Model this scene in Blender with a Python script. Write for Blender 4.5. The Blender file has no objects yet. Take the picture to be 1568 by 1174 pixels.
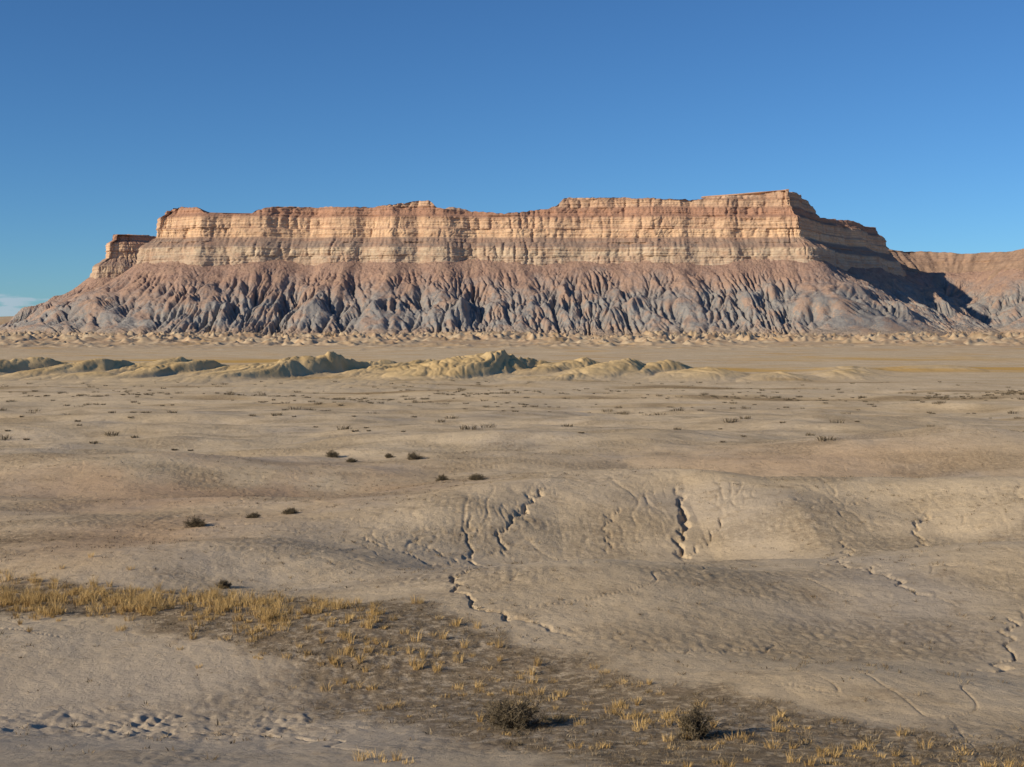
import bpy, math, numpy as np
rng = np.random.default_rng(7)
scene = bpy.context.scene

# ------------------------------------------------------------ noise helpers
_perm = np.random.default_rng(3).permutation(256)
_perm = np.concatenate([_perm, _perm]).astype(np.int32)
_ang = np.random.default_rng(5).random(256) * 2 * np.pi
_gx = np.cos(_ang).astype(np.float32); _gy = np.sin(_ang).astype(np.float32)

def perlin(x, y, seed=0):
    x = np.asarray(x, dtype=np.float64) + seed * 17.31
    y = np.asarray(y, dtype=np.float64) + seed * 9.77
    x, y = np.broadcast_arrays(x, y)
    xi = np.floor(x).astype(np.int64); yi = np.floor(y).astype(np.int64)
    fx = (x - xi).astype(np.float32); fy = (y - yi).astype(np.float32)
    xi &= 255; yi &= 255
    x1 = (xi + 1) & 255; y1 = (yi + 1) & 255
    def g(ix, iy, dx, dy):
        h = _perm[_perm[ix] + iy]
        return _gx[h] * dx + _gy[h] * dy
    u = fx * fx * fx * (fx * (fx * 6 - 15) + 10)
    v = fy * fy * fy * (fy * (fy * 6 - 15) + 10)
    a = g(xi, yi, fx, fy); b = g(x1, yi, fx - 1, fy)
    c = g(xi, y1, fx, fy - 1); d = g(x1, y1, fx - 1, fy - 1)
    return ((a + u * (b - a)) * (1 - v) + (c + u * (d - c)) * v) * 1.5

def fbm(x, y, octv=4, seed=0, gain=0.5):
    t = 0; a = 1.0; f = 1.0
    for i in range(octv):
        t = t + a * perlin(x * f, y * f, seed + i * 3)
        a *= gain; f *= 2.03
    return t

def sstep(a, b, x):
    t = np.clip((x - a) / (b - a), 0, 1)
    return t * t * (3 - 2 * t)

def seg_dist(px, py, pts):
    best = np.full(px.shape, 1e9); par = np.zeros(px.shape)
    n = len(pts) - 1
    for i in range(n):
        ax, ay = pts[i]; bx, by = pts[i + 1]
        dx, dy = bx - ax, by - ay
        t = np.clip(((px - ax) * dx + (py - ay) * dy) / (dx * dx + dy * dy), 0, 1)
        d = np.hypot(px - ax - t * dx, py - ay - t * dy)
        m = d < best
        best = np.where(m, d, best); par = np.where(m, (i + t) / n, par)
    return best, par

def build_mesh(name, verts, faces, mats, attrs=None, matidx=None, smooth=True):
    me = bpy.data.meshes.new(name)
    nv = len(verts); nf = len(faces); k = faces.shape[1]
    me.vertices.add(nv); me.vertices.foreach_set("co", np.ascontiguousarray(verts, dtype=np.float32).ravel())
    me.loops.add(nf * k); me.loops.foreach_set("vertex_index", np.ascontiguousarray(faces, dtype=np.int32).ravel())
    me.polygons.add(nf)
    me.polygons.foreach_set("loop_start", np.arange(0, nf * k, k, dtype=np.int32))
    me.polygons.foreach_set("loop_total", np.full(nf, k, dtype=np.int32))
    if matidx is not None:
        me.polygons.foreach_set("material_index", matidx.astype(np.int32))
    me.polygons.foreach_set("use_smooth", np.full(nf, smooth, dtype=bool))
    me.update(calc_edges=True)
    for m in mats: me.materials.append(m)
    for an, av in (attrs or {}).items():
        at = me.attributes.new(an, 'FLOAT', 'POINT')
        at.data.foreach_set("value", np.ascontiguousarray(av, dtype=np.float32).ravel())
    ob = bpy.data.objects.new(name, me)
    scene.collection.objects.link(ob)
    return ob

def grid_faces(nr, nc, off=0, wrap=False):
    r = np.arange(nr - 1)[:, None]
    c = np.arange(nc if wrap else nc - 1)[None, :]
    c2 = (c + 1) % nc
    a = r * nc + c; b = r * nc + c2; d = (r + 1) * nc + c; e = (r + 1) * nc + c2
    return np.stack([a, b, e, d], -1).reshape(-1, 4) + off

# ------------------------------------------------------------ node helpers
class NT:
    def __init__(s, name):
        s.m = bpy.data.materials.new(name); s.m.use_nodes = True
        s.t = s.m.node_tree; s.bsdf = s.t.nodes["Principled BSDF"]
        s.bsdf.inputs["Specular IOR Level"].default_value = 0.0
        s.bsdf.inputs["Roughness"].default_value = 1.0
        s.tc = s.t.nodes.new("ShaderNodeTexCoord")
    def link(s, a, b): s.t.links.new(a, b)
    def val(s, sock, v):
        if hasattr(v, "links"): s.link(v, sock)
        else: sock.default_value = v
    def noise(s, scale, detail=4, rough=0.55, vec=None, dist=0.0):
        n = s.t.nodes.new("ShaderNodeTexNoise")
        n.inputs["Scale"].default_value = scale; n.inputs["Detail"].default_value = detail
        n.inputs["Roughness"].default_value = rough; n.inputs["Distortion"].default_value = dist
        s.link(vec if vec is not None else s.tc.outputs["Object"], n.inputs["Vector"])
        return n.outputs["Fac"]
    def voronoi(s, scale, feature='F1', vec=None):
        n = s.t.nodes.new("ShaderNodeTexVoronoi"); n.feature = feature
        n.inputs["Scale"].default_value = scale
        s.link(vec if vec is not None else s.tc.outputs["Object"], n.inputs["Vector"])
        return n.outputs["Distance"]
    def mapping(s, sc):
        n = s.t.nodes.new("ShaderNodeMapping"); n.inputs["Scale"].default_value = sc
        s.link(s.tc.outputs["Object"], n.inputs["Vector"]); return n.outputs[0]
    def math(s, op, a, b=0.0):
        n = s.t.nodes.new("ShaderNodeMath"); n.operation = op
        s.val(n.inputs[0], a); s.val(n.inputs[1], b)
        return n.outputs[0]
    def rng(s, v, a, b, c=0.0, d=1.0):
        n = s.t.nodes.new("ShaderNodeMapRange"); n.clamp = True
        s.val(n.inputs[0], v)
        for i, q in enumerate((a, b, c, d)): n.inputs[i + 1].default_value = q
        return n.outputs[0]
    def mix(s, f, a, b, mode='MIX'):
        n = s.t.nodes.new("ShaderNodeMix"); n.data_type = 'RGBA'; n.blend_type = mode
        s.val(n.inputs[0], f)
        for i, q in ((6, a), (7, b)):
            if isinstance(q, tuple): n.inputs[i].default_value = (*q, 1)
            else: s.link(q, n.inputs[i])
        return n.outputs[2]
    def ramp(s, f, stops):
        n = s.t.nodes.new("ShaderNodeValToRGB"); s.link(f, n.inputs[0])
        e = n.color_ramp.elements
        while len(e) > 1: e.remove(e[-1])
        e[0].position = stops[0][0]; e[0].color = (*stops[0][1], 1)
        for p, c in stops[1:]:
            q = e.new(p); q.color = (*c, 1)
        return n.outputs[0]
    def attr(s, name):
        n = s.t.nodes.new("ShaderNodeAttribute"); n.attribute_name = name
        return n.outputs["Fac"]
    def bump(s, h, strength, dist, prev=None):
        n = s.t.nodes.new("ShaderNodeBump"); n.inputs["Strength"].default_value = strength
        n.inputs["Distance"].default_value = dist
        s.link(h, n.inputs["Height"])
        if prev is not None: s.link(prev, n.inputs["Normal"])
        return n.outputs[0]
    def out(s, col, nrm=None):
        s.link(col, s.bsdf.inputs["Base Color"])
        if nrm is not None: s.link(nrm, s.bsdf.inputs["Normal"])
        return s.m

# ------------------------------------------------------------ terrain function
BY = np.array([-200, -30, 0, 26, 32, 42, 55, 64, 75, 92, 125, 200, 300, 420, 520, 700, 1000, 1700, 3000, 6000, 60000.])
BZ = np.array([9, 9, 8.3, .7, -.19, -1.17, -1.71, -2.0, -2.35, -3.1, -3.9, -6.3, -9.5, -12.85, -15.5, -17.3, -18.2, -19.6, -20, -20, -20.])
_dy = np.concatenate([np.arange(-200, 20, 2.), 20 * np.exp(np.arange(0, 8.1, 0.01))])
_dz = np.interp(_dy, BY, BZ)
k = np.exp(-0.5 * (np.arange(-30, 31) / 8.) ** 2); k /= k.sum()
_tmp = np.convolve(np.pad(_dz, 30, mode='edge'), k, 'valid')
_dz = np.where(_dy > 22, _tmp, _dz)

CRACKS = [
 ([(5.2,66),(3.6,64),(1.9,63),(1.2,61.2),(.2,60),(-.4,58.2),(-1.2,57),(-1.0,55.6),(-1.4,54),(-2.3,52),(-2.5,50.5),(-1.7,47.5),(-.9,45),(1.06,43.5),(3,42.6)], .12, .34),
 ([(11.5,86),(11.3,82),(11.0,79),(10.3,76),(10.1,72.5)], .22, .6),
 ([(14.0,80),(12.6,77),(11.4,75.2),(10.3,74)], .12, .22),
 ([(2.4,84),(1.3,82),(.9,79.5),(-.1,77),(-.7,74),(-.5,71)], .14, .38),
 ([(-2.9,76),(-2.4,73),(-2.5,69.5),(-1.0,67)], .12, .24),
 ([(19.5,73),(18.5,68),(16.7,63),(15.5,58),(16.4,56),(16.6,52),(18,49)], .10, .24),
 ([(26.9,80),(24.4,75),(23.7,71),(20.8,66),(17.3,64)], .13, .26),
 ([(20.3,49),(18,45),(16.4,41),(14,39)], .09, .17),
 ([(7.5,82),(6.0,78),(5.6,73)], .12, .16),
 ([(-6,72),(-4.2,69.5),(-2.5,67.2)], .10, .16),
 ([(31,70),(28,66),(27,60),(24,56)], .10, .16),
 ([(-13,33.5),(-11,33.8),(-9,32.6),(-6.5,32),(-4.5,30),(-3.5,28)], .10, .12),
 ([(15.5,78),(18,79.5),(21.5,80),(24,82)], .10, .14),
 ([(10.5,44),(8.6,42.2),(6,41),(3.6,41.2)], .07, .09),
 ([(-9,71),(-7,68.5),(-5.4,68),(-3.8,66)], .09, .14),
]
TRACKS = [([(-13.5,57),(-9.8,61),(-6,70),(-1,80),(5.4,87),(12,96)], .04), ([(-14,45),(-9.5,40),(-7.2,34),(-6.5,28),(-6.8,22)], .016),
          ([(-20,70),(-11,66),(-7,63.5),(-4,60)], .03), ([(-11,55),(-7.5,60),(-4,68),(1.5,77)], .03)]
BAND = [(-30,54.5),(-22,52.5),(-15.6,50),(-10,46.5),(-6.1,43),(-2.1,38.2),(1.2,34),(4.2,30.2),(6.6,27),(8.8,24.5),(12,20)]
RIDGE_X = np.array([-40,-22,-12,-4,3,12,18,26,34,60.]); RIDGE_Y = np.array([62,66,74,82,88,91,86,87,84,80.])
RIDGE_H = np.array([.0,.3,.9,1.7,2.3,2.6,2.1,2.1,1.9,1.0])
MOUNDS = [
 (-246,640,11.5,40,13,70,.30),(-212,650,10.6,32,15,60,.2),(-275,660,9,36,18,60,.3),
 (-163,640,10.4,32,11,55,.35),(-185,690,9,42,18,60,.3),(-140,655,7,36,20,55,.3),
 (-97,640,13.4,54,14,75,.32),(-78,700,9,24,15,70,.4),(-128,665,7.5,38,22,60,.3),
 (-50,690,9.6,42,24,70,.3),(-62,645,6.5,32,20,60,.3),
 (-8,640,13.8,66,23,75,.30),(10,695,10.6,36,17,70,.45),(-34,655,9,42,22,65,.3),
 (40,690,9.6,32,19,70,.4),(64,650,9.8,44,15,65,.35),(84,675,8,28,17,70,.4),
 (100,625,5.4,44,30,55,.3),(130,600,3.6,36,26,50,.2),(175,640,5.0,30,26,50,.2),(195,700,3.6,40,30,55,.2),
 (-320,660,10,46,18,65,.3),(-370,680,10,46,18,65,.3),(265,760,3.4,50,30,50,.2),
 (-118,585,4.2,36,16,34,.3),(-30,575,4.6,44,22,36,.3),(-200,590,4.2,42,20,36,.3),(30,580,4.4,40,22,36,.4),(-70,560,2.8,34,18,30,.2),(-250,590,3.8,40,20,34,.3),
]

def ground_z(x, y, full=False):
    x = np.asarray(x, float); y = np.asarray(y, float)
    r = np.hypot(x, y)
    z = np.interp(y, _dy, _dz)
    near = 1 - sstep(150, 400, r)
    z = z + near * (fbm(x / 34, y / 26, 3, 1) * .85) * sstep(18, 45, r)
    z = z + sstep(90, 200, r) * (1 - sstep(420, 560, r)) * fbm(x / 70, y / 32, 3, 7) * 1.1
    sw = np.clip(1 - 2.0 * np.abs(perlin(x / 62, y / 26, 13)), 0, 1)
    z = z + sstep(70, 110, r) * (1 - sstep(300, 460, r)) * (sw * sw * (3 - 2 * sw) - .3) * .8
    z = z + sstep(120, 300, r) * fbm(x / 160, y / 60, 3, 4) * 1.1
    ry = np.interp(x, RIDGE_X, RIDGE_Y); rh = np.interp(x, RIDGE_X, RIDGE_H)
    v = y - ry - perlin(x / 9, y / 40, 11) * 2.2
    front = 1 - sstep(0, 15, -v); back = 1 - sstep(0, 22, v)
    shape = np.where(v < 0, front, back)
    z = z + rh * shape * (np.abs(x) < 200) - .4 * rh * np.exp(-((v + 18) / 5) ** 2)
    z = z - 1.1 * np.exp(-((v - 32) / 12) ** 2) * sstep(-40, -10, x) * (np.abs(x) < 90)
    z = z + 1.5 * np.exp(-(((x - 5.5) / 9) ** 2 + ((y - 53) / 6.5) ** 2) ** 1.2)
    z = z + 1.3 * np.exp(-(((x - 25) / 9) ** 2 + ((y - 57) / 10) ** 2))
    z = z + .8 * np.exp(-(((x + 16) / 9) ** 2 + ((y - 62) / 5) ** 2))
    z = z - .5 * np.exp(-(((x + 12) / 12) ** 2 + ((y - 36) / 5) ** 2))
    z = z + .6 * np.exp(-(((x - 11) / 6) ** 2 + ((y - 36) / 4) ** 2))
    z = z + 1.8 * np.exp(-(((x - 46) / 20) ** 2 + ((y - 140) / 14) ** 2))
    z = z + 1.6 * np.exp(-(((x + 40) / 22) ** 2 + ((y - 116) / 10) ** 2))
    face = np.exp(-((v + 7) / 5.5) ** 2) * rh * .7
    wx = x + perlin(x / 3.5, y / 5, 21) * 1.3
    rill = np.abs(perlin(wx / 1.9, y / 6.5, 22)); rill2 = np.abs(perlin(wx / .8, y / 3.2, 23))
    patch = sstep(-.3, .3, perlin(x / 6, y / 12, 25))
    z = z - face * patch * (np.clip(1 - rill / .12, 0, 1) * .055 + np.clip(1 - rill2 / .12, 0, 1) * .035)
    wx2 = x + perlin(x / 7, y / 7, 31) * 3; wy2 = y + perlin(x / 7, y / 7, 32) * 3
    dr = np.abs(perlin(wx2 / 9, wy2 / 9, 33)); dr2 = np.abs(perlin(wx2 / 3.2, wy2 / 4.2, 35))
    z = z - near * sstep(24, 36, r) * (np.clip(1 - dr / .012, 0, 1) * .06 * sstep(0, .3, perlin(x / 15, y / 15, 34)) + np.clip(1 - dr2 / .025, 0, 1) * .045 * sstep(.1, .5, perlin(x / 12, y / 12, 36)))
    z = z + near * (perlin(x / 3.1, y / 3.1, 41) * .04 + perlin(x / 1.1, y / 1.1, 42) * .016 + perlin(x / .45, y / .45, 43) * .016)
    rp = sstep(-.1, .5, fbm(x / 11, y / 8, 2, 44))
    z = z + near * rp * (np.abs(perlin(x / .5, y / .5, 45)) - .25) * .07
    lump = np.exp(-(((x + 9.5) / 6) ** 2 + ((y - 33.2 + .12 * (x + 9)) / 2.1) ** 2) ** 1.5)
    lf = perlin(x / .6 + perlin(x / 2, y / 2, 52), y / .45, 51)
    z = z + lump * (np.abs(lf) * .17 - .04 + perlin(x / .25, y / .25, 53) * .03)
    for pts, dp in TRACKS:
        d, t = seg_dist(x + perlin(x / 5, y / 5, 65) * .3, y, pts)
        z = z - dp * np.exp(-((d - .8) / .12) ** 2) * (.3 + 1.0 * sstep(-.3, .3, perlin(x / 2, y / 2, 66)))
    for pts, w, dp in CRACKS:
        jx = x + perlin(x / 1.1, y / 1.1, 61) * .55 + perlin(x / .4, y / .4, 63) * .10
        jy = y + perlin(x / .9, y / .9, 62) * .6
        d, t = seg_dist(jx, jy, pts)
        dep = dp * np.minimum(1, 4 * (1 - t) + .1) * np.minimum(1, 5 * t + .2) * (.8 + .4 * perlin(x / 1.5, y / 1.5, 64))
        z = z - dep * np.clip(1 - d / w, 0, 1) ** .7
        z = z - .10 * dep * np.exp(-(d / (w * 4)) ** 2)
    m = np.zeros_like(z)
    sel = (r > 400) & (r < 1000)
    if np.any(sel):
        X = x[sel]; Y = y[sel]
        wX = X + perlin(X / 26, Y / 50, 71) * 6 + perlin(X / 9, Y / 20, 72) * .7
        wY = Y + perlin(X / 26, Y / 50, 73) * 8
        M = np.zeros_like(X)
        for (mx, my, mh, rl, rr, rd, sk) in MOUNDS:
            dx = wX - mx - sk * (wY - my); dy = wY - my
            dd = np.where(dy < 0, dy / (rd * 1.6), dy / rd)
            q = np.sqrt(np.where(dx < 0, dx / rl, dx / rr) ** 2 + dd ** 2)
            a = np.arctan2(dy / rd, dx / rl)
            q = q * (1 + .15 * np.abs(perlin(a * 2.0 + mx, q * .6, 74)) + .04 * perlin(a * 7 + mx, q, 75))
            cone = np.clip(1 - q, 0, 1)
            tail = mh * .26 * np.exp(-(q * .75) ** 2)
            M = np.maximum(M, np.maximum(mh * cone, tail))
        g1 = np.abs(perlin(wX / 12, Y / 45, 76)); g2 = np.abs(perlin(wX / 4.5, Y / 22, 77)); g3 = np.abs(perlin(wX / 2, Y / 9, 78))
        M = M * (1 - .14 * np.clip(1 - g1 / .35, 0, 1) - .07 * np.clip(1 - g2 / .3, 0, 1) - .03 * np.clip(1 - g3 / .3, 0, 1))
        m[sel] = M
    z = z + m
    ym = sstep(1300, 2300, y) * sstep(4300, 3900, np.abs(x) + 1500)
    hum = (1 - np.abs(perlin(x / 70 + perlin(x / 60, y / 60, 86) * .6, y / 110, 81)) * 2.6)
    hum2 = (1 - np.abs(perlin(x / 24, y / 40, 82)) * 2.2)
    patchy = sstep(-.4, .4, perlin(x / 260, y / 200, 83)) * .85 + .15
    z = z + ym * patchy * (np.clip(hum, 0, 1) * 10 * (.6 + .8 * hum2.clip(0, 1)) + np.clip(hum2, 0, 1) * 4.0)
    z = z + sstep(900, 1500, r) * fbm(x / 400, y / 250, 3, 85) * 1.6
    z = z + sstep(5500, 8500, r) * (35 + 55 * fbm(x / 3800, y / 3800, 3, 91))
    if full:
        return z, dict(mound=m, near=near, rp=rp)
    return z

def band_mask(x, y):
    d, t = seg_dist(x, y, BAND)
    w = 3.7 + 1.2 * perlin(x / 5, y / 5, 101) + .8 * perlin(x / 1.6, y / 1.6, 102) + 1.2 * sstep(.35, .8, t)
    return 1 - sstep(-.6, .9, d - w)

# ------------------------------------------------------------ ground sheet
a1 = np.radians(np.linspace(-30, 30, 1120))
a0 = np.radians(np.linspace(30, 330, 110))[1:-1]
ang = np.concatenate([a1, a0])
rad = np.concatenate([np.geomspace(.4, 19, 20), np.geomspace(20, 1000, 1150), np.geomspace(1004, 3400, 230), np.geomspace(3500, 45000, 40)])
R, A = np.meshgrid(rad, ang, indexing='ij')
GX = (R * np.sin(A)).ravel(); GY = (R * np.cos(A)).ravel()
GZ, info = ground_z(GX, GY, True)
band = band_mask(GX, GY)
r_ = np.hypot(GX, GY)
n1 = fbm(GX / 14, GY / 14, 4, 111); n2 = fbm(GX / 90, GY / 35, 4, 115)
red = np.exp(-(((GX + 24) / 20) ** 2 + ((GY - 103) / 20) ** 2)) * (.8 + n1) + \
      np.exp(-(((GX - 30) / 20) ** 2 + ((GY - 128) / 14) ** 2)) * .7 + \
      np.exp(-(((GX + 22) / 6) ** 2 + ((GY - 70) / 10) ** 2)) * .8
red = np.clip(red + sstep(120, 1500, r_) * n2 * .6, 0, 1)
gold = 1.3 * sstep(40, 110, GX) * np.exp(-((GY - 715 - .10 * GX - 25 * n2) / 42) ** 2) + .9 * np.exp(-(((GX + 210) / 120) ** 2 + ((GY - 960) / 60) ** 2)) \
     + .9 * sstep(150, 300, GX) * np.exp(-((GY - 1020 - 30 * n2) / 50) ** 2) + .35 * np.clip(n2, 0, 1) * sstep(150, 300, r_)
gold = np.clip(gold * (.85 + n2 * .8), 0, 1) * (1 - sstep(1.2, 2.6, info['mound']))
greyw = 1.2 * np.exp(-(((GX + 10) / 9) ** 2 + ((GY - 34) / 9) ** 2)) + .8 * np.exp(-(((GX + 3) / 4) ** 2 + ((GY - 60) / 10) ** 2)) + .5 * np.exp(-(((GX - 16) / 3.5) ** 2 + ((GY - 60) / 14) ** 2)) + .7 * sstep(.1, .9, n1) * (r_ < 300)
greyw = np.clip(greyw, 0, 1)
pale = np.clip(info['mound'] / 3.5 - .15, 0, 1)
scr = np.clip(sstep(.15, .8, n2 + .25 * n1) * sstep(150, 260, r_) * (1 - sstep(500, 700, r_)), 0, 1)
scr = np.maximum(scr, np.exp(-(((GX + 31) / 9) ** 2 + ((GY - 70) / 3.0) ** 2)))
scr = np.maximum(scr, .7 * np.exp(-(((GX + 17) / 16) ** 2 + ((GY - 108 - .3 * GX) / 4.5) ** 2)))
scr = np.maximum(scr, .5 * info['rp'] * (r_ < 300)) * (1 - pale)

t = NT("desert_soil")
rough = t.noise(.09, 6, .6); mid = t.noise(.8, 5, .6); big = t.noise(.012, 5, .55)
col = t.mix(t.rng(rough, .35, .68), (.54, .425, .275), (.68, .55, .375))
col = t.mix(t.rng(mid, .4, .75, 0, .5), col, (.42, .325, .21))
col = t.mix(t.rng(big, .45, .62, 0, .6), col, (.60, .485, .325))
col = t.mix(t.math('MULTIPLY', t.attr("red"), .65), col, (.53, .335, .20))
col = t.mix(t.math('MULTIPLY', t.attr("greyw"), .65), col, (.45, .39, .315))
col = t.mix(t.attr("pale"), col, t.mix(t.rng(t.noise(.05, 5, .6), .4, .6), (.52, .375, .185), (.64, .475, .25)))
col = t.mix(t.math('MULTIPLY', t.attr("gold"), .9), col, (.58, .36, .11))
sc = t.math('MULTIPLY', t.attr("scrub"), t.rng(t.noise(2.6, 6, .8), .38, .52))
col = t.mix(t.math('MULTIPLY', sc, .8), col, (.16, .12, .075))
far = t.math('MULTIPLY', t.attr("far"), t.rng(t.noise(.03, 6, .7, t.mapping((1, 2.2, 1))), .42, .58))
col = t.mix(t.math('MULTIPLY', far, .7), col, (.40, .26, .165))
notmound = t.math('SUBTRACT', 1.0, t.attr("pale"))
spk = t.math('MULTIPLY', t.rng(t.noise(.55, 8, .82), .53, .62), notmound)
col = t.mix(t.math('MULTIPLY', spk, .42), col, (.28, .205, .13))
fl = t.math('MULTIPLY', t.rng(t.noise(4.5, 5, .8), .59, .65), notmound)
col = t.mix(t.math('MULTIPLY', fl, .6), col, (.20, .15, .095))
salt = t.math('MULTIPLY', t.rng(t.noise(.35, 6, .7), .70, .74), t.attr("near"))
col = t.mix(t.math('MULTIPLY', salt, .6), col, (.78, .74, .66))
b = t.bump(t.noise(1.1, 9, .74), .55, .22)
b = t.bump(t.noise(9, 6, .8), .9, .05, b)
b = t.bump(t.noise(.12, 6, .65), .35, 1.1, b)
soil = t.out(col, b)

ground = build_mesh("ground", np.stack([GX, GY, GZ], -1), grid_faces(len(rad), len(ang), wrap=True)[:, ::-1], [soil],
    dict(red=red, greyw=greyw, pale=pale, gold=gold, scrub=np.clip(np.maximum(band, scr), 0, 1),
         far=sstep(1300, 2000, r_), near=info['near']))

# ------------------------------------------------------------ mesa
CP = np.array([(-1560,5500),(-1500,4800),(-1480,4330),(-1420,4190),(-1270,4230),(-1150,4480),(-1040,4480),(-1010,4000),(-1010,3500),(-992,3225),(-900,3190),(-600,3205),(-330,3175),
     (-80,3200),(180,3215),(420,3190),(640,3205),(775,3185),(860,3330),(1050,3620),(1270,3990),(1320,4120),(1430,4200),(1540,4140),
     (1600,3960),(1680,3840),(1850,3760),(2150,3720),(2700,3700.)], float)
iL, iP = 9, 17
ds = 2.0
seg = np.hypot(*np.diff(CP, axis=0).T); cs = np.concatenate([[0], np.cumsum(seg)])
S = np.arange(0, cs[-1], ds); ns = len(S)
cx = np.interp(S, cs, CP[:, 0]); cy = np.interp(S, cs, CP[:, 1])
def gsm(a, sig):
    w = int(sig * 3); kk = np.exp(-.5 * (np.arange(-w, w + 1) / sig) ** 2); kk /= kk.sum()
    return np.convolve(np.pad(a, w, mode='reflect', reflect_type='odd'), kk, 'valid')
cx0, cy0 = gsm(cx, 9), gsm(cy, 9)
nxs, nys = gsm(cx, 22), gsm(cy, 22)
tx, ty = np.gradient(nxs), np.gradient(nys); L = np.hypot(tx, ty); tx /= L; ty /= L
NX, NY = ty, -tx
wand = perlin(S / 260, 0 * S, 201) * 26 + perlin(S / 95, 0 * S, 202) * 16 + perlin(S / 45, 0 * S, 203) * 6
s_left, s_prow = cs[iL], cs[iP]

hx = np.array([-1000,-954,-940,-930,-850,-822,-806,-690,-668,-620,-390,-320,-250,-207,-190,-30,0,60,100,128,141,300,375,480,540,640,700,735,800])
hz = np.array([310,312,316,320,321,318,304,300,314,325,322,326,337,340,318,306,306,314,320,330,350,350,346,342,352,357,366,370,371])
Hf = np.interp(cx0, hx, hz)
te = S - s_prow
He = np.interp(te, [0,60,200,290,330,700,940,975,1150,1400,1700,2100], [369,365,362,362,316,322,326,278,268,252,264,266])
tw = s_left - S
Hw = np.interp(tw, [0,90,300,600,700,1000,1250,1290,2300], [312,308,300,285,285,300,318,328,318])
H = np.where(te > -20, He, np.where(S < s_left, Hw, Hf))
H = gsm(H, 2.0) + perlin(S / 30, 0 * S, 205) * 2.2 + np.round(perlin(S / 11, 0 * S, 206) * 2.5) * .8 + sstep(950, 1100, te) * perlin(S / 90, 0 * S, 207) * 9
softS = sstep(960, 1120, te)

du = 2.0
U = np.arange(-30, 372, du); nu = len(U)
h0 = np.interp(U, [-30, 0, 100, 220, 285, 330, 372], [186, 170, 106, 42, 8, -10, -24])
SS, UU = np.meshgrid(S, U)
wb = 1 - sstep(260, 340, UU)
h = h0[:, None] + wb * (fbm(SS / 130, UU / 150, 3, 211) * 10 + fbm(SS / 30, UU / 60, 4, 215, .6) * 4.5 * sstep(0, 90, UU)) + rng.random((nu, ns)) * 1.6
h += 12 * np.exp(-((UU - 195 + 70 * perlin(SS / 110, 0, 218)) / 30) ** 2) * np.clip(.6 + 1.8 * perlin(SS / 50, 0, 219), 0, 2)
h += 7 * np.exp(-((UU - 120 + 50 * perlin(SS / 90, 3, 228)) / 22) ** 2) * np.clip(.2 + 2.0 * perlin(SS / 45, 0, 229), 0, 2)
hard = np.clip(1 + 1.6 * fbm(SS / 70, UU / 60, 3, 220), .2, 3)
K = .030
idx = np.arange(ns)
il = np.clip(idx - 1, 0, ns - 1); ir = np.clip(idx + 1, 0, ns - 1)
NIT = 38
for it in range(NIT):
    Ar = np.ones(ns); As = [Ar]; Ws = []
    for j in range(nu - 1):
        nx_ = h[j + 1]
        d0 = np.maximum(h[j] - nx_[il], 1e-3) / 1.41; d1 = np.maximum(h[j] - nx_, 1e-3); d2 = np.maximum(h[j] - nx_[ir], 1e-3) / 1.41
        w0, w1, w2 = d0 ** 4, d1 ** 4, d2 ** 4; sm = w0 + w1 + w2
        w0 /= sm; w1 /= sm; w2 /= sm
        Ws.append((w0, w1, w2))
        A2 = 1 + Ar * w1
        A2[:-1] += (Ar * w0)[1:]; A2[1:] += (Ar * w2)[:-1]
        Ar = A2; As.append(Ar)
    for j in range(nu - 2, -1, -1):
        w0, w1, w2 = Ws[j]; nx_ = h[j + 1]
        hl = w0 * nx_[il] + w1 * nx_ + w2 * nx_[ir]
        F = K * np.minimum(np.sqrt(As[j]), 18) * hard[j] * (.08 + .92 * float(sstep(0, 180, U[j])))
        h[j] = np.where(hl < h[j], (h[j] + F * hl) / (1 + F), h[j])
    h[:, 1:-1] += .025 * (h[:, :-2] + h[:, 2:] - 2 * h[:, 1:-1])
    if it in (8, 16, 24, 30, 34):
        h += (rng.random((nu, ns)) - .5) * 1.0
kk = np.exp(-.5 * (np.arange(-40, 41) / 14.) ** 2); kk /= kk.sum()
hb = np.apply_along_axis(lambda a: np.convolve(np.pad(a, 40, mode='edge'), kk, 'valid'), 1, h)
rel = h - hb
bx = cx0 + NX * wand; by = cy0 + NY * wand
TX = bx[None, :] + NX[None, :] * U[:, None]; TY = by[None, :] + NY[None, :] * U[:, None]
TV = np.stack([TX, TY, h + perlin(TX / 9, TY / 9, 230) * 1.2 + perlin(TX / 4, TY / 4, 231) * .9], -1).reshape(-1, 3)

zl = np.concatenate([np.arange(148, 374, 1.15)])
cot = np.interp(zl, [150,176,177,186,188,190,192,209,212,239,243,260,262,266,268,292,295,303,305,318,320,325,327,342,344,347,349,375],
                    [.25,.25,.12,.12,.5,.5,.12,.14,1.45,1.4,.1,.12,.7,.7,.1,.12,1.6,1.6,.25,.25,1.2,1.2,.12,.15,.8,.8,.12,.15])
o = -np.concatenate([[0], np.cumsum((cot[1:] + cot[:-1]) / 2 * np.diff(zl))]) + 6
lay = np.digitize(zl, [189, 226, 264, 299, 322, 345])
SC, ZC = np.meshgrid(S, zl); LC = np.repeat(lay[:, None], ns, 1); OC = np.repeat(o[:, None], ns, 1)
OC = OC * (1 - softS) + (6 - (ZC - 148) * 1.05) * softS
crev = np.abs(perlin(SC / 38, ZC / 260 + LC * .4, 241)); crev2 = np.abs(perlin(SC / 15 + perlin(SC / 30, ZC / 15, 239), ZC / 50 + LC * 5.3, 242))
amp = .4 + 1.0 * sstep(-.3, .4, perlin(SC / 150, ZC / 60, 238))
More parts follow.
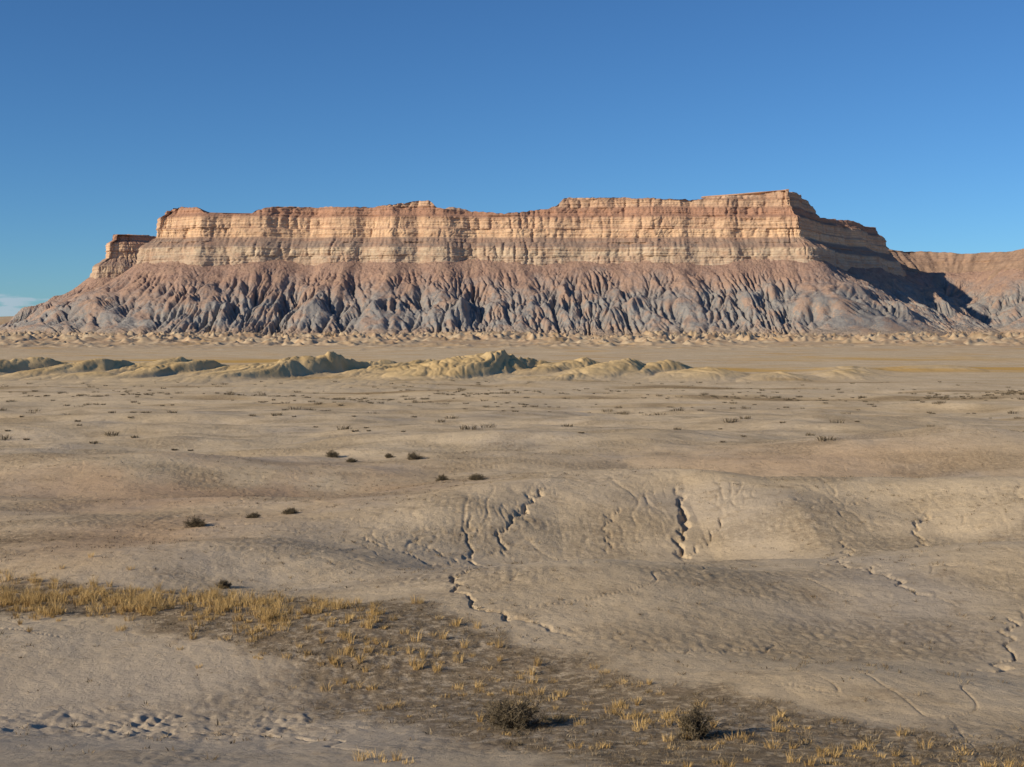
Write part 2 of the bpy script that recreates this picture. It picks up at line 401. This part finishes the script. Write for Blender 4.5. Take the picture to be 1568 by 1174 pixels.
disp = perlin(SC / 120, LC * .5, 240) * 9 - np.clip(1 - crev / .25, 0, 1) ** 1.3 * 4.0 * amp - np.clip(1 - crev2 / .25, 0, 1) * 1.4 * amp \
     + perlin(SC / 8, ZC / 12 + LC * 7, 243) * 1.3 + perlin(SC / 160, ZC / 3.4, 244) * 1.5 + perlin(SC / 400, ZC / 8, 247) * 1.5 + perlin(SC / 20, ZC / 16, 245) * 2.0
disp = disp + perlin(SC / 3.5, ZC / 3.5, 248) * .8
softz = sstep(210, 216, ZC) * (1 - sstep(234, 241, ZC))
disp = disp + softz * np.abs(perlin(SC / 15, ZC / 40, 246)) * 5
disp = disp + softS * np.abs(perlin(SC / 32, ZC / 200, 249)) * 26
ZA = np.minimum(ZC, H[None, :])
off = OC + disp
CX = bx + NX * off; CY = by + NY * off
ext = np.array([4, 12, 26, 45, 70, 100, 140, 190, 250.])
es = np.where(S < s_left - 150, .12, 1.0)
kn = np.exp(-((cx0[None, :] + 130) / 42) ** 4) * np.exp(-((ext[:, None] - 140) / 60) ** 4) * 22 * ((S > s_left) & (te < 0))[None, :]
PX = bx[None] + NX[None] * (off[-1][None] - ext[:, None] * es[None]); PY = by[None] + NY[None] * (off[-1][None] - ext[:, None] * es[None])
PZ = np.repeat(np.minimum(zl[-1], H)[None], len(ext), 0) + kn + perlin(PX / 30, PY / 30, 250) * .8
CV = np.stack([np.concatenate([CX, PX]), np.concatenate([CY, PY]), np.concatenate([ZA, PZ])], -1)
ncr = CV.shape[0]; CV = CV.reshape(-1, 3)

fT = grid_faces(nu, ns)[:, ::-1]; fC = grid_faces(ncr, ns, off=len(TV))
V = np.concatenate([TV, CV]); Fc = np.concatenate([fT, fC])
mi = np.concatenate([np.zeros(len(fT)), np.ones(len(fC))])
relA = np.concatenate([rel.ravel(), np.zeros(len(CV))])
sfA = np.concatenate([np.zeros(len(TV)), np.repeat(softS[None], ncr, 0).ravel()])

t = NT("shale_talus")
sx = t.t.nodes.new("ShaderNodeSeparateXYZ"); t.link(t.tc.outputs["Object"], sx.inputs[0]); zz = sx.outputs[2]
zn = t.math('ADD', zz, t.math('MULTIPLY', t.math('SUBTRACT', t.noise(.010, 5, .65), .5), 190))
zn = t.math('ADD', zn, t.math('MULTIPLY', sx.outputs[0], -.018))
g = t.rng(zn, 55, 140)
grey = t.mix(t.rng(t.noise(.05, 5, .6), .35, .65), (.26, .25, .245), (.38, .36, .33))
redb = t.mix(t.rng(t.noise(.06, 6, .7), .35, .65), (.32, .205, .16), (.45, .305, .235))
col = t.mix(g, grey, redb)
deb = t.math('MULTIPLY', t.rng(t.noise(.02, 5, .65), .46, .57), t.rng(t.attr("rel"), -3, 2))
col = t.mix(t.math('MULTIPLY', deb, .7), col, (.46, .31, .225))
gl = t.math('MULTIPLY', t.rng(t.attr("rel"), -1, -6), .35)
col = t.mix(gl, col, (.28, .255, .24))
bo = t.math('MULTIPLY', t.rng(t.voronoi(.16), .30, .15), t.rng(t.noise(.03, 3, .6), .42, .55))
col = t.mix(t.math('MULTIPLY', bo, .7), col, (.62, .40, .26))
col = t.mix(t.rng(zz, 8, -14, 0, .8), col, (.46, .34, .235))
b = t.bump(t.noise(.10, 7, .75), .8, 8)
b = t.bump(t.noise(.5, 4, .7), .5, 1.6, b)
talus = t.out(col, b)

t = NT("sandstone_cliff")
sx = t.t.nodes.new("ShaderNodeSeparateXYZ"); t.link(t.tc.outputs["Object"], sx.inputs[0]); zz = sx.outputs[2]
zw = t.math('ADD', zz, t.math('MULTIPLY', t.math('SUBTRACT', t.noise(.01, 4, .6), .5), 12))
f = t.rng(zw, -20, 380)
st = [(150,(.50,.40,.30)),(176,(.55,.44,.325)),(188,(.50,.40,.295)),(194,(.60,.485,.35)),(209,(.60,.485,.35)),(213,(.30,.235,.19)),(237,(.35,.26,.20)),
      (243,(.76,.54,.345)),(260,(.79,.56,.36)),(264,(.52,.335,.225)),(269,(.77,.55,.36)),(290,(.65,.44,.285)),(297,(.37,.215,.15)),(312,(.48,.28,.19)),
      (321,(.37,.215,.15)),(329,(.68,.48,.325)),(341,(.60,.42,.28)),(346,(.37,.23,.16)),(352,(.66,.465,.315)),(372,(.48,.315,.215))]
col = t.ramp(f, [((z + 20) / 400, c) for z, c in st])
strat = t.noise(1, 5, .65, t.mapping((.003, .003, .24)))
col = t.mix(t.rng(strat, .36, .58, .5, 0), col, (.36, .22, .155))
var = t.noise(.03, 6, .7)
col = t.mix(t.rng(var, .45, .68, 0, .6), col, (.42, .25, .17))
stain = t.noise(1, 5, .7, t.mapping((.10, .10, .03)))
col = t.mix(t.rng(stain, .57, .72, 0, .25), col, (.28, .18, .125))
col = t.mix(t.math('MULTIPLY', t.attr("soft"), .92), col, t.mix(t.rng(t.noise(.03, 6, .7), .4, .6), (.25, .17, .125), (.38, .26, .185)))
b = t.bump(t.noise(1, 5, .6, t.mapping((.03, .03, .45))), .75, 2.6)
b = t.bump(t.noise(1, 6, .75, t.mapping((.2, .2, .17))), .65, 2.8, b)
cliff = t.out(col, b)
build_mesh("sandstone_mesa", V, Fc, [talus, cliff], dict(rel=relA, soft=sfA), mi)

# ------------------------------------------------------------ vegetation
def blades(cxy, n, hgt, spread, width, lean, curve=.3):
    m = len(cxy); N = m * n
    c = np.repeat(cxy, n, 0); hh = np.repeat(hgt, n) * (.5 + .6 * rng.random(N))
    sp = np.repeat(spread, n)
    a = rng.random(N) * 2 * np.pi; rr = np.sqrt(rng.random(N)) * sp
    x = c[:, 0] + np.cos(a) * rr; y = c[:, 1] + np.sin(a) * rr
    z = np.repeat(ground_z(cxy[:, 0], cxy[:, 1]), n) - .04
    a2 = a + rng.normal(0, .6, N); ln = lean * (.2 + rng.random(N)) * hh
    dx, dy = np.cos(a2) * ln, np.sin(a2) * ln
    pa = rng.random(N) * np.pi; w = width * (.6 + .8 * rng.random(N)) * .5
    wx, wy = np.cos(pa) * w, np.sin(pa) * w
    P = np.zeros((N, 5, 3))
    P[:, 0] = np.stack([x - wx, y - wy, z], -1); P[:, 1] = np.stack([x + wx, y + wy, z], -1)
    mx, my, mz = x + dx * curve, y + dy * curve, z + hh * .6
    P[:, 2] = np.stack([mx + wx * .8, my + wy * .8, mz], -1); P[:, 3] = np.stack([mx - wx * .8, my - wy * .8, mz], -1)
    P[:, 4] = np.stack([x + dx, y + dy, z + hh], -1)
    base = np.arange(N)[:, None] * 5
    T = np.concatenate([base + np.array([[0, 1, 2]]), base + np.array([[0, 2, 3]]), base + np.array([[3, 2, 4]])])
    rnd = np.repeat(rng.random(N) * .5 + np.repeat(rng.random(m), n) * .5, 5)
    return P.reshape(-1, 3), T, rnd

def veg_mat(name, a, b_, c):
    t = NT(name)
    r = t.attr("rnd")
    col = t.ramp(r, [(0, a), (.5, b_), (1, c)])
    t.bsdf.inputs["Roughness"].default_value = .8
    return t.out(col)

gold_m = veg_mat("dry_grass", (.24, .16, .07), (.50, .345, .145), (.70, .52, .26))
scrub_m = veg_mat("low_scrub_stems", (.08, .062, .04), (.18, .14, .09), (.38, .31, .205))
sage_m = veg_mat("sagebrush_twigs", (.07, .058, .04), (.13, .105, .07), (.24, .20, .135))

def scatter(n, x0, x1, y0, y1, keep):
    p = np.stack([rng.uniform(x0, x1, n), rng.uniform(y0, y1, n)], -1)
    return p[rng.random(n) < keep(p[:, 0], p[:, 1])]

def kg(x, y):
    d, tt = seg_dist(x, y, BAND)
    side = y - np.interp(x, [q[0] for q in BAND], [q[1] for q in BAND])
    left = sstep(-2, -10, x)
    dens = left * np.exp(-((side + .2) / 3.2) ** 2) + (1 - left) * .42 * np.exp(-((side - 1.2) / 2.0) ** 2) + .10 * (d < 4.2)
    return np.clip(dens * (.25 + 2.0 * np.clip(perlin(x / 1.8, y / 1.8, 301) + .15, 0, 1)), 0, 1)
p = scatter(15000, -34, 12, 24, 62, kg)
extra = np.array([(-2.8, 26.6), (-3.3, 26.9), (-2.2, 26.4), (-3.0, 27.3), (-2.5, 26.9), (-12.9, 56), (-13.1, 56.2), (4.6, 33), (7.3, 30.5), (5.9, 28), (8.2, 28.4)])
p = np.concatenate([p, extra])
fade = .72 + .75 * sstep(34, 50, p[:, 1])
P, T, rn = blades(p, 46, (.14 + .30 * rng.random(len(p)) ** 1.8) * fade, .05 + .16 * rng.random(len(p)), .011, .7)
build_mesh("yellow_bunch_grass", P, T, [gold_m], dict(rnd=rn), smooth=False)

p = scatter(36000, -36, 14, 22, 60, lambda x, y: band_mask(x, y) * (.25 + .75 * sstep(-.1, .3, perlin(x / 1.1, y / 1.1, 305))))
P, T, rn = blades(p, 13, .05 + .12 * rng.random(len(p)), .05 + .13 * rng.random(len(p)), .013, 1.2)
build_mesh("low_scrub", P, T, [scrub_m], dict(rnd=rn), smooth=False)

def kp(x, y):
    f_ = sstep(-.15, .5, fbm(x / 9, y / 6, 3, 311)) * .5 + .07
    f_ = f_ + .8 * np.exp(-(((x + 30) / 12) ** 2 + ((y - 69) / 3.2) ** 2)) + .5 * np.exp(-(((x + 16) / 16) ** 2 + ((y - 108) / 6) ** 2))
    return np.clip(f_, 0, 1) * (np.abs(x) < y * .5 + 4)
p = scatter(38000, -75, 75, 27, 150, kp)
P, T, rn = blades(p, 9, .05 + .14 * rng.random(len(p)), .06 + .2 * rng.random(len(p)), .03, 1.2)
build_mesh("scattered_desert_tufts", P, T, [scrub_m], dict(rnd=rn), smooth=False)

def kd(x, y):
    l1 = np.exp(-((y - 360 - 20 * perlin(x / 90, 0, 321)) / 14) ** 2) + np.exp(-((y - 250 - 14 * perlin(x / 60, 0, 322)) / 7) ** 2) * .5 + np.exp(-((y - 300 + .1 * x) / 6) ** 2) * .4
    return np.clip(l1 * sstep(-.1, .3, perlin(x / 20, y / 14, 323)) + .035, 0, 1) * (np.abs(x) < y * .5)
p = scatter(20000, -230, 230, 140, 520, kd)
sz = rng.random(len(p)) ** 2
P, T, rn = blades(p, 44, .24 + .65 * sz, .3 + 1.0 * sz, .09, 1.0)
build_mesh("distant_sagebrush", P, T, [sage_m], dict(rnd=rn), smooth=False)

def bush(name, x, y, w, hgt, mat, seed):
    r = np.random.default_rng(seed)
    V_, T_, R_ = [], [], []
    z0 = float(ground_z(np.array([x]), np.array([y]))[0]) - .04
    cnt = [0]
    def strip(p0, p1, w0, w1, rv):
        d = p1 - p0; side = np.cross(d, r.normal(size=3)); side /= (np.linalg.norm(side) + 1e-9)
        b0 = cnt[0]; cnt[0] += 4
        V_.append(np.array([p0 - side * w0, p0 + side * w0, p1 + side * w1, p1 - side * w1]))
        T_.append(np.array([[b0, b0 + 1, b0 + 2], [b0, b0 + 2, b0 + 3]])); R_.append(np.full(4, rv))
    for i in range(60):
        a = r.random() * 2 * np.pi; e = np.arccos(r.uniform(.08, 1)); L = .62 * (.75 + .4 * r.random())
        lob = 1 + .25 * math.sin(a * 3 + seed) + .12 * math.sin(a * 7)
        root = np.array([r.normal(0, .06), r.normal(0, .06), 0])
        end = np.array([math.cos(a) * math.sin(e) * w * .5 * lob * L / .62, math.sin(a) * math.sin(e) * w * .5 * lob * L / .62, math.cos(e) * hgt * L / .75 + .03])
        strip(root, end * .55 + root * .45, .012, .008, .1); strip(end * .55 + root * .45, end, .008, .005, .2)
        for k_ in range(16):
            s = r.uniform(.35, 1); q = root + (end - root) * s
            dr = r.normal(size=3) * np.array([1, 1, .7]) + (end / (np.linalg.norm(end) + 1e-6)) * .9 + np.array([0, 0, .35])
            dr /= np.linalg.norm(dr); q2 = q + dr * r.uniform(.06, .20) * w
            q2[2] = max(q2[2], .01)
            strip(q, q2, .006, .003, r.random() * .8)
            for m_ in range(3):
                q3 = q + (q2 - q) * r.uniform(.4, 1); q4 = q3 + r.normal(size=3) * .045 * w
                strip(q3, q4, .006, .004, r.random())
    V2 = np.concatenate(V_) + np.array([x, y, z0])
    return build_mesh(name, V2, np.concatenate(T_), [mat], dict(rnd=np.concatenate(R_)), smooth=False)

bush("desert_bush", .1, 31.2, 1.75, .78, sage_m, 1)
bush("desert_bush", 4.35, 29.2, 1.0, .88, sage_m, 2)
for i, (x, y, w, hh) in enumerate([(-18.9,74,1.25,.6),(-16.3,78,.8,.35),(-14.3,80,1.0,.4),(-19.5,134,1.5,.9),(-10.2,128,1.6,.8),(-6.2,109,1.2,.55),(-3.0,106,1.6,.5),
     (34,108,1.2,.7),(-13.0,55.8,.6,.4),(-16.5,127,1.0,.5),(-13,131,1.0,.5)]):
    bush("desert_bush", x, y, w, hh, sage_m, 10 + i)

# ------------------------------------------------------------ camera
cam = bpy.data.cameras.new("camera"); co = bpy.data.objects.new("camera", cam); scene.collection.objects.link(co)
co.location = (0, 0, 10); co.rotation_euler = (math.radians(90), 0, 0)
cam.sensor_width = 36; cam.lens = 36 * 1893 / 1568; cam.shift_y = -90 / 1568
cam.clip_start = .1; cam.clip_end = 100000
scene.camera = co

# ------------------------------------------------------------ light
el = math.radians(22.5); azx, azy = -.85, -.527
from mathutils import Vector
tosun = Vector((azx * math.cos(el), azy * math.cos(el), math.sin(el)))
sl = bpy.data.lights.new("sun", 'SUN'); sl.energy = 5.0; sl.angle = math.radians(.53); sl.color = (1, .85, .64)
so = bpy.data.objects.new("sun", sl); scene.collection.objects.link(so)
so.rotation_euler = tosun.to_track_quat('Z', 'Y').to_euler()
w = bpy.data.worlds.new("World"); scene.world = w; w.use_nodes = True
nt = w.node_tree; bg = nt.nodes["Background"]
sky = nt.nodes.new("ShaderNodeTexSky"); sky.sky_type = 'NISHITA'; sky.sun_disc = False
sky.sun_elevation = el; sky.sun_rotation = math.radians(238.2); sky.altitude = 1800
sky.air_density = 1.0; sky.dust_density = .35; sky.ozone_density = 3.0
def wn(kind, **kw):
    n = nt.nodes.new(kind)
    for a_, v_ in kw.items(): setattr(n, a_, v_)
    return n
tint = wn("ShaderNodeMix", data_type='RGBA', blend_type='MULTIPLY'); tint.inputs[0].default_value = 1
nt.links.new(sky.outputs[0], tint.inputs[6]); tint.inputs[7].default_value = (.44, .75, 1.02, 1)
tc = wn("ShaderNodeTexCoord"); mp = wn("ShaderNodeMapping"); mp.inputs["Scale"].default_value = (44, 44, 190)
nt.links.new(tc.outputs["Generated"], mp.inputs[0])
nz = wn("ShaderNodeTexNoise"); nz.inputs["Scale"].default_value = 1; nz.inputs["Detail"].default_value = 6
nt.links.new(mp.outputs[0], nz.inputs["Vector"])
sp = wn("ShaderNodeSeparateXYZ"); nt.links.new(tc.outputs["Generated"], sp.inputs[0])
def mr(v, a, b, c, d):
    n = wn("ShaderNodeMapRange"); n.clamp = True; nt.links.new(v, n.inputs[0])
    for i, q in enumerate((a, b, c, d)): n.inputs[i + 1].default_value = q
    return n.outputs[0]
def mm(op, a, b):
    n = wn("ShaderNodeMath", operation=op)
    for i, q in enumerate((a, b)):
        if hasattr(q, "links"): nt.links.new(q, n.inputs[i])
        else: n.inputs[i].default_value = q
    return n.outputs[0]
thr = mr(sp.outputs[2], .002, .026, .22, -.12)
cl = mr(mm('ADD', nz.outputs[0], thr), .47, .60, 0, 1)
cl = mm('MULTIPLY', cl, mr(sp.outputs[0], -.28, -.38, 0, 1)); cl = mm('MULTIPLY', cl, mr(sp.outputs[1], .2, .5, 0, 1))
cl = mm('MULTIPLY', cl, mr(sp.outputs[2], .020, .034, 1, 0))
cm = wn("ShaderNodeMix", data_type='RGBA'); nt.links.new(mm('MULTIPLY', cl, .6), cm.inputs[0])
nt.links.new(tint.outputs[2], cm.inputs[6]); cm.inputs[7].default_value = (5.0, 5.6, 6.6, 1)
nt.links.new(cm.outputs[2], bg.inputs[0])
bg.inputs[1].default_value = .098
scene.view_settings.view_transform = 'Standard'; scene.view_settings.look = 'None'; scene.view_settings.exposure = 0
print("MESH", len(GX), len(V))
